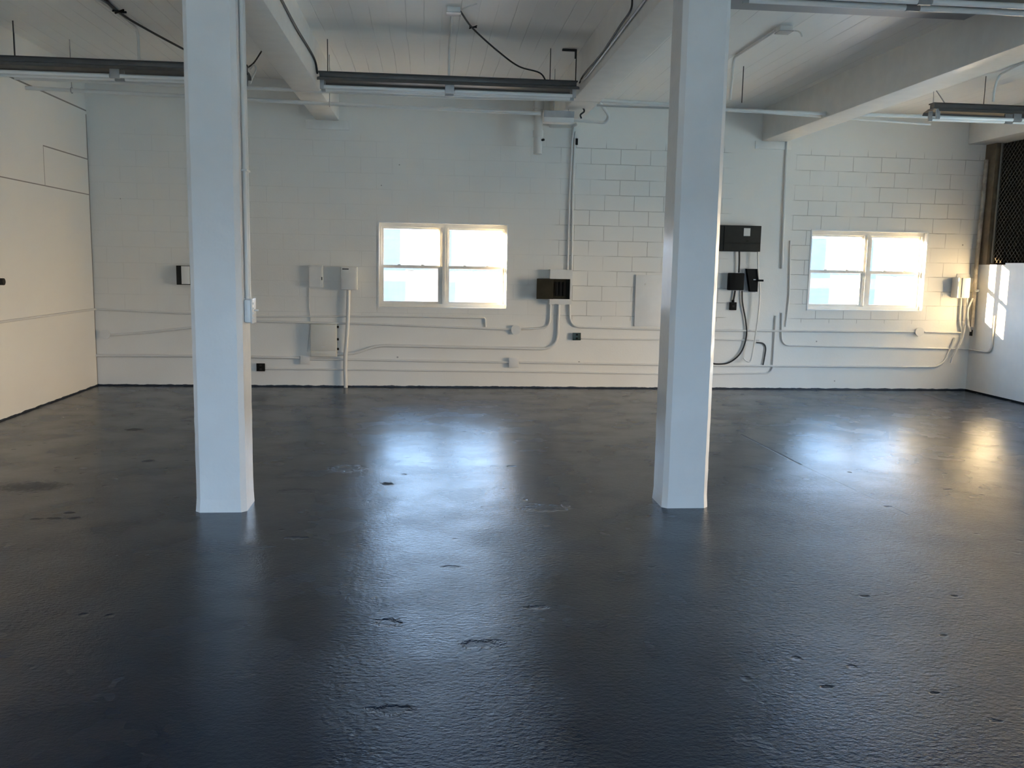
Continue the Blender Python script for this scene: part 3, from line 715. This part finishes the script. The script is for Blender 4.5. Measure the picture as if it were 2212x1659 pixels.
tag(cable('cable', [(q.x+.06, q.y, ZC2-.03), (q.x+.13, q.y-.02, ZC2-.04), (q.x+.15, q.y-.05, ZC2-.09)], .007, MP), 'short cable stub at the right ceiling box', 'cable')
a, b = onZ(212, -15, ZC0-.016), onZ(298, 66, ZC0-.016)
tag(tube('conduit', [(b.x, a.y, a.z), (b.x, b.y, b.z), (b.x, b.y, zc)], .014, MP, None, .09), 'white conduit on the left bay ceiling bending down to its fixture', 'conduit')
a, b = onZ(205, -20, ZC0-.02), onZ(262, 30, ZC0-.012)
tag(cable('cable', [a, b, onZ(320, 65, ZC0-.05), onZ(400, 108, ZC0-.09), onZ(432, 124, ZC0-.12)], .012, MCAB), 'black cable crossing the left bay ceiling toward the left column', 'cable')
bm = bmesh.new(); e = onZ(258, 26, ZC0-.03)
for s in (-1, 1): sweep(bm, [e+Vector((-.05, -.04*s, 0)), e+Vector((.05, .04*s, .01))], .010, 6)
tag(link('cable_clip', bm, MBLK, None, True), 'black clip on the left bay ceiling cable', 'clip')
P = [onZ(2260, 118, ZC2-.016), onZ(2195, 142, ZC2-.016), onZ(2158, 163, ZC2-.03)]
P.append(onY(2148, 190, P[-1].y)); P.append(Vector((P[-1].x, P[-1].y, za)))
tag(tube('conduit', P, .013, MP, None, .10), 'conduit curving down from the ceiling to the dark fronted right fixture', 'conduit')
# runs along the beams
xb = -1.172
pts = [onX(603, -10, xb+.012), onX(640, 60, xb+.012), onX(678, 125, xb+.012), onX(690, 158, xb+.02)]
pts[-1].y = YX-.02; pts[-1].z = zc-.02
tag(cable('cable', pts, .011, MCAB), 'black cable along the right side of the left central beam', 'cable')
xb = 1.571
a = onX(1397, -5, xb-.014); b = onX(1268, 165, xb-.014)
tag(tube('conduit', [a, b, (xb-.014, YX-.19, zc-.03)], .012, MGAL, None, .05), 'bright metal conduit along the left side of the right central beam', 'conduit')
tag(cable('cable', [onX(1366, -5, xb-.012), onX(1362, 22, xb-.012), onX(1340, 55, xb-.010), onX(1300, 115, xb-.010), onX(1262, 160, xb-.014), (xb-.03, YX-.19, zc-.05)], .008, MCAB), 'black cable beside the metal conduit on the right central beam', 'cable')
# looped wires by the left column
fe = onY(536, 148, YX)
bm = bmesh.new()
sweep(bm, catmull([onY(532, 148, YX), onY(548, 136, YX), onY(564, 112, YX-.1), onZ(566, 108, 3.93)]), .008, 6)
tag(link('hanger_wire', bm, MCAB, None, True), 'black angled wire at the right end of the left bay fixture', 'wire')
bm = bmesh.new(); sweep(bm, catmull([onY(540, 150, YX), onY(549, 140, YX), onY(553, 150, YX), onY(545, 168, YX), onY(540, 180, YX), onY(538, 160, YX)]), .009, 6)
tag(link('wire_loop', bm, MCORDW, None, True), 'pale loop of wire hanging beside the left column', 'wire')
# long pipes under the beams
YB = 10.05
tag(tube('pipe', [onY(-60, 164, YB), onY(545, 190, YB), onY(975, 209, YB), onY(1250, 215, YB), onY(1440, 224, YB), onY(1580, 239, YB), onY(2012, 252, YB), onY(2212, 260, YB), onY(2300, 264, YB)], .021, MP, None, .4, 12),
    'long upper pipe passing under all beams and behind both columns', 'pipe')
YA = 10.3
pa = [onY(-60, 184, YA), onY(385, 207, YA), onY(705, 224, YA), onY(1168, 245, YA)]
pa[-1].z = min(pa[-1].z, 3.45)
tag(tube('pipe', pa, .022, MP, None, .3, 12), 'long lower pipe from the left wall to the wireway box by the drain pipe', 'pipe')
def ring(px, py, Y, ztop, lb):
    c = onY(px, py, Y); bm = bmesh.new()
    n = 14; sweep(bm, [c+Vector((0, .031*math.cos(2*PI*k/n), .031*math.sin(2*PI*k/n))) for k in range(n+1)], .005, 6, False)
    sweep(bm, [c+Vector((0, 0, .03)), (c.x, c.y, ztop)], .005, 6)
    tag(link('pipe_hanger', bm, MGAL, None, True), lb, 'hanger')
ring(36, 189, YA, ZC0, 'ring hanger on the lower pipe nearest the left wall')
ring(155, 195, YA, ZC0, 'ring hanger on the lower pipe left of the left column')
c = onY(712, 224, YA); ring(712, 224, YA, ZC1, 'ring hanger on the lower pipe beside the left central beam')
# thin conduit bundle in the right bay
for dy, lb in ((-13, 'upper thin conduit of the bundle right of the right column'), (-7, 'lower thin conduit of the bundle right of the right column')):
    P = [onY(1290, 215+dy-2, YB+.12), onY(1580, 237+dy, YB+.12), onY(2012, 252+dy, YB+.12)]
    for v in P: v.z = min(v.z, 3.47 if v.x < 4.2 else 3.39)
    tag(tube('conduit', P, .012, MP, None, .2, 8), lb, 'conduit')
# drain pipe, wireway and curved conduit by the right central beam
Yd = 11.75
t = thing('drain_pipe', 'short thick capped drain pipe hanging from the ceiling by the back wall', 'pipe', onY(1162, 335, Yd))
a = onY(1164, 215, Yd); b = onY(1164, 333, Yd); cl = onY(1164, 288, Yd)
tube('pipe_body', [(a.x, Yd, ZC1), (a.x, Yd, b.z)], .056, MP, t, seg=20)
tube('upper_coupling', [onY(1164, 205, Yd).xyz[:2]+(onY(1164, 236, Yd).z,) if False else (a.x, Yd, onY(1164, 236, Yd).z), (a.x, Yd, onY(1164, 215, Yd).z)], .071, MP, t, seg=20)
tube('lower_coupling', [(a.x, Yd, onY(1164, 296, Yd).z), (a.x, Yd, onY(1164, 282, Yd).z)], .068, MP, t, seg=20)
h = onY(1173, 302, Yd-.05); bm = bmesh.new(); disc(bm, (h.x-.01, Yd-.03, h.z), (.5, -.8, 0), .016, .035, 12); link('plug', bm, MBLK, t, True)
YW = 10.5
a = onY(1175, 263, YW); b = onY(1240, 241, YW)
t = thing('wireway_box', 'white rectangular wireway box under the right central beam', 'electrical box', ((a.x+b.x)/2, YW, a.z))
box('case', (a.x, YW, a.z), (b.x, YW+.16, b.z), MBOX, t, .006); box('cover', (a.x-.004, YW-.004, a.z+.055), (b.x+.004, YW, b.z+.003), MGAL, t)
box('hanger_strap', (b.x-.06, YW+.05, b.z), (b.x-.053, YW+.08, 3.62), MGAL, t)
box('hanger_strap', (a.x+.12, YW+.05, b.z), (a.x+.127, YW+.08, ZC1), MGAL, t)
P = [Vector((b.x, YW+.08, onY(1240, 257, YW).z)), onY(1285, 263, YW+.08), onY(1306, 264, YW+.06), onY(1314, 250, YW), onY(1303, 232, YW-.05), onY(1294, 222, YW-.1)]
tag(cable('flexible_conduit', P, .019, MP, seg=12), 'fat white conduit looping out from the wireway box', 'conduit')
tag(cable('cable', [onY(1243, 218, YW), onY(1256, 229, YW), onY(1262, 240, YW), onY(1254, 248, YW), onY(1256, 256, YW)], .010, MCAB), 'tangled black cable above the right end of the wireway box', 'cable')
tag(cable('cable', [onY(1236, 275, D-.05), onY(1246, 268, 11.4), onY(1244, 262, YW+.2), onY(1236, 262, YW+.1)], .014, MP), 'conduit tail joining the tall conduits to the wireway box', 'conduit')
c = onY(1245, 306, D-.03); tag(box('knockout_fitting', (c.x-.012, D-.04, c.z-.04), (c.x+.02, D, c.z+.04), MBLK), 'small black fitting at the top of the tall conduits', 'fitting')
a = onY(2100, 276, D-.1); b = onY(2149, 262, D-.1)
t = thing('shelf_bracket', 'thin metal bracket high on the wall under the right beam', 'bracket', a)
tube('arm', [onY(2108, 270, D-.05), onY(2150, 277, D-.3), onY(2150, 266, D-.3)], .006, MGAL, t, .01); box('mount', onY(2096, 280, D), onY(2108, 263, D-.04), MBLK, t)

# ------------------------------------------------------------------ light
S = 1.0
w = bpy.data.worlds.new('world'); bpy.context.scene.world = w; w.use_nodes = True
nt = w.node_tree; nt.nodes.clear(); o = nt.nodes.new('ShaderNodeOutputWorld'); bg = nt.nodes.new('ShaderNodeBackground')
tc = nt.nodes.new('ShaderNodeTexCoord'); sp = nt.nodes.new('ShaderNodeSeparateXYZ'); rp = nt.nodes.new('ShaderNodeValToRGB')
nt.links.new(tc.outputs['Generated'], sp.inputs[0]); nt.links.new(sp.outputs[2], rp.inputs[0])
rp.color_ramp.elements[0].position = 0.; rp.color_ramp.elements[0].color = (.60, .78, 1., 1)
rp.color_ramp.elements[1].position = .6; rp.color_ramp.elements[1].color = (.30, .60, 1., 1)
# warm band added to the sky as fill light through the side opening
def _mr(src, a, b):
    n = nt.nodes.new('ShaderNodeMapRange'); n.interpolation_type = 'SMOOTHSTEP'; nt.links.new(src, n.inputs[0]); n.inputs[1].default_value = a; n.inputs[2].default_value = b; return n.outputs[0]
mu = nt.nodes.new('ShaderNodeMath'); mu.operation = 'MULTIPLY'; nt.links.new(_mr(sp.outputs[0], .58, .78), mu.inputs[0]); nt.links.new(_mr(sp.outputs[2], .55, .25), mu.inputs[1])
mx = nt.nodes.new('ShaderNodeMix'); mx.data_type = 'RGBA'; nt.links.new(mu.outputs[0], mx.inputs[0]); nt.links.new(rp.outputs[0], mx.inputs[6]); mx.inputs[7].default_value = (1.25, .96, .62, 1)
nt.links.new(mx.outputs[2], bg.inputs[0]); bg.inputs[1].default_value = 21.0*S; nt.links.new(bg.outputs[0], o.inputs[0])
SUN = Vector((1, -.40, -.20)).normalized()
sl = bpy.data.lights.new('sun', 'SUN'); sl.energy = 225*S; sl.angle = math.radians(.53); sl.color = (1., .70, .36)
so = bpy.data.objects.new('sun', sl); C.objects.link(so); so.rotation_euler = SUN.to_track_quat('-Z', 'Y').to_euler(); so.location = (-10, 20, 6)
def portal(loc, sx, sy, rot):
    l = bpy.data.lights.new('sky_portal', 'AREA'); l.shape = 'RECTANGLE'; l.size = sx; l.size_y = sy; l.cycles.is_portal = True
    ob = bpy.data.objects.new('sky_portal', l); C.objects.link(ob); ob.location = loc; ob.rotation_euler = rot
portal((XR+.31, (SY0+SY1)/2, SZ/2), SZ, SY1-SY0, (0, PI/2, 0))
portal(((DX0+DX1)/2, YF-.31, DZ/2), DX1-DX0, DZ, (PI/2, 0, 0))          # faces +Y... into the room
for W in (W1, W2): portal(((W[0]+W[1])/2, D+.26, (W[2]+W[3])/2), W[1]-W[0], W[3]-W[2], (-PI/2, 0, 0))
vs = bpy.context.scene.view_settings; bpy.context.scene.display_settings.display_device = 'sRGB'
vs.view_transform = 'Standard'; vs.look = 'None'; vs.gamma = 1; vs.use_curve_mapping = False; vs.exposure = 0.0
cy = bpy.context.scene.cycles; cy.max_bounces = 10; cy.diffuse_bounces = 5; cy.glossy_bounces = 4; cy.transparent_max_bounces = 12; cy.sample_clamp_indirect = 40; cy.caustics_reflective = True; cy.blur_glossy = 1.0
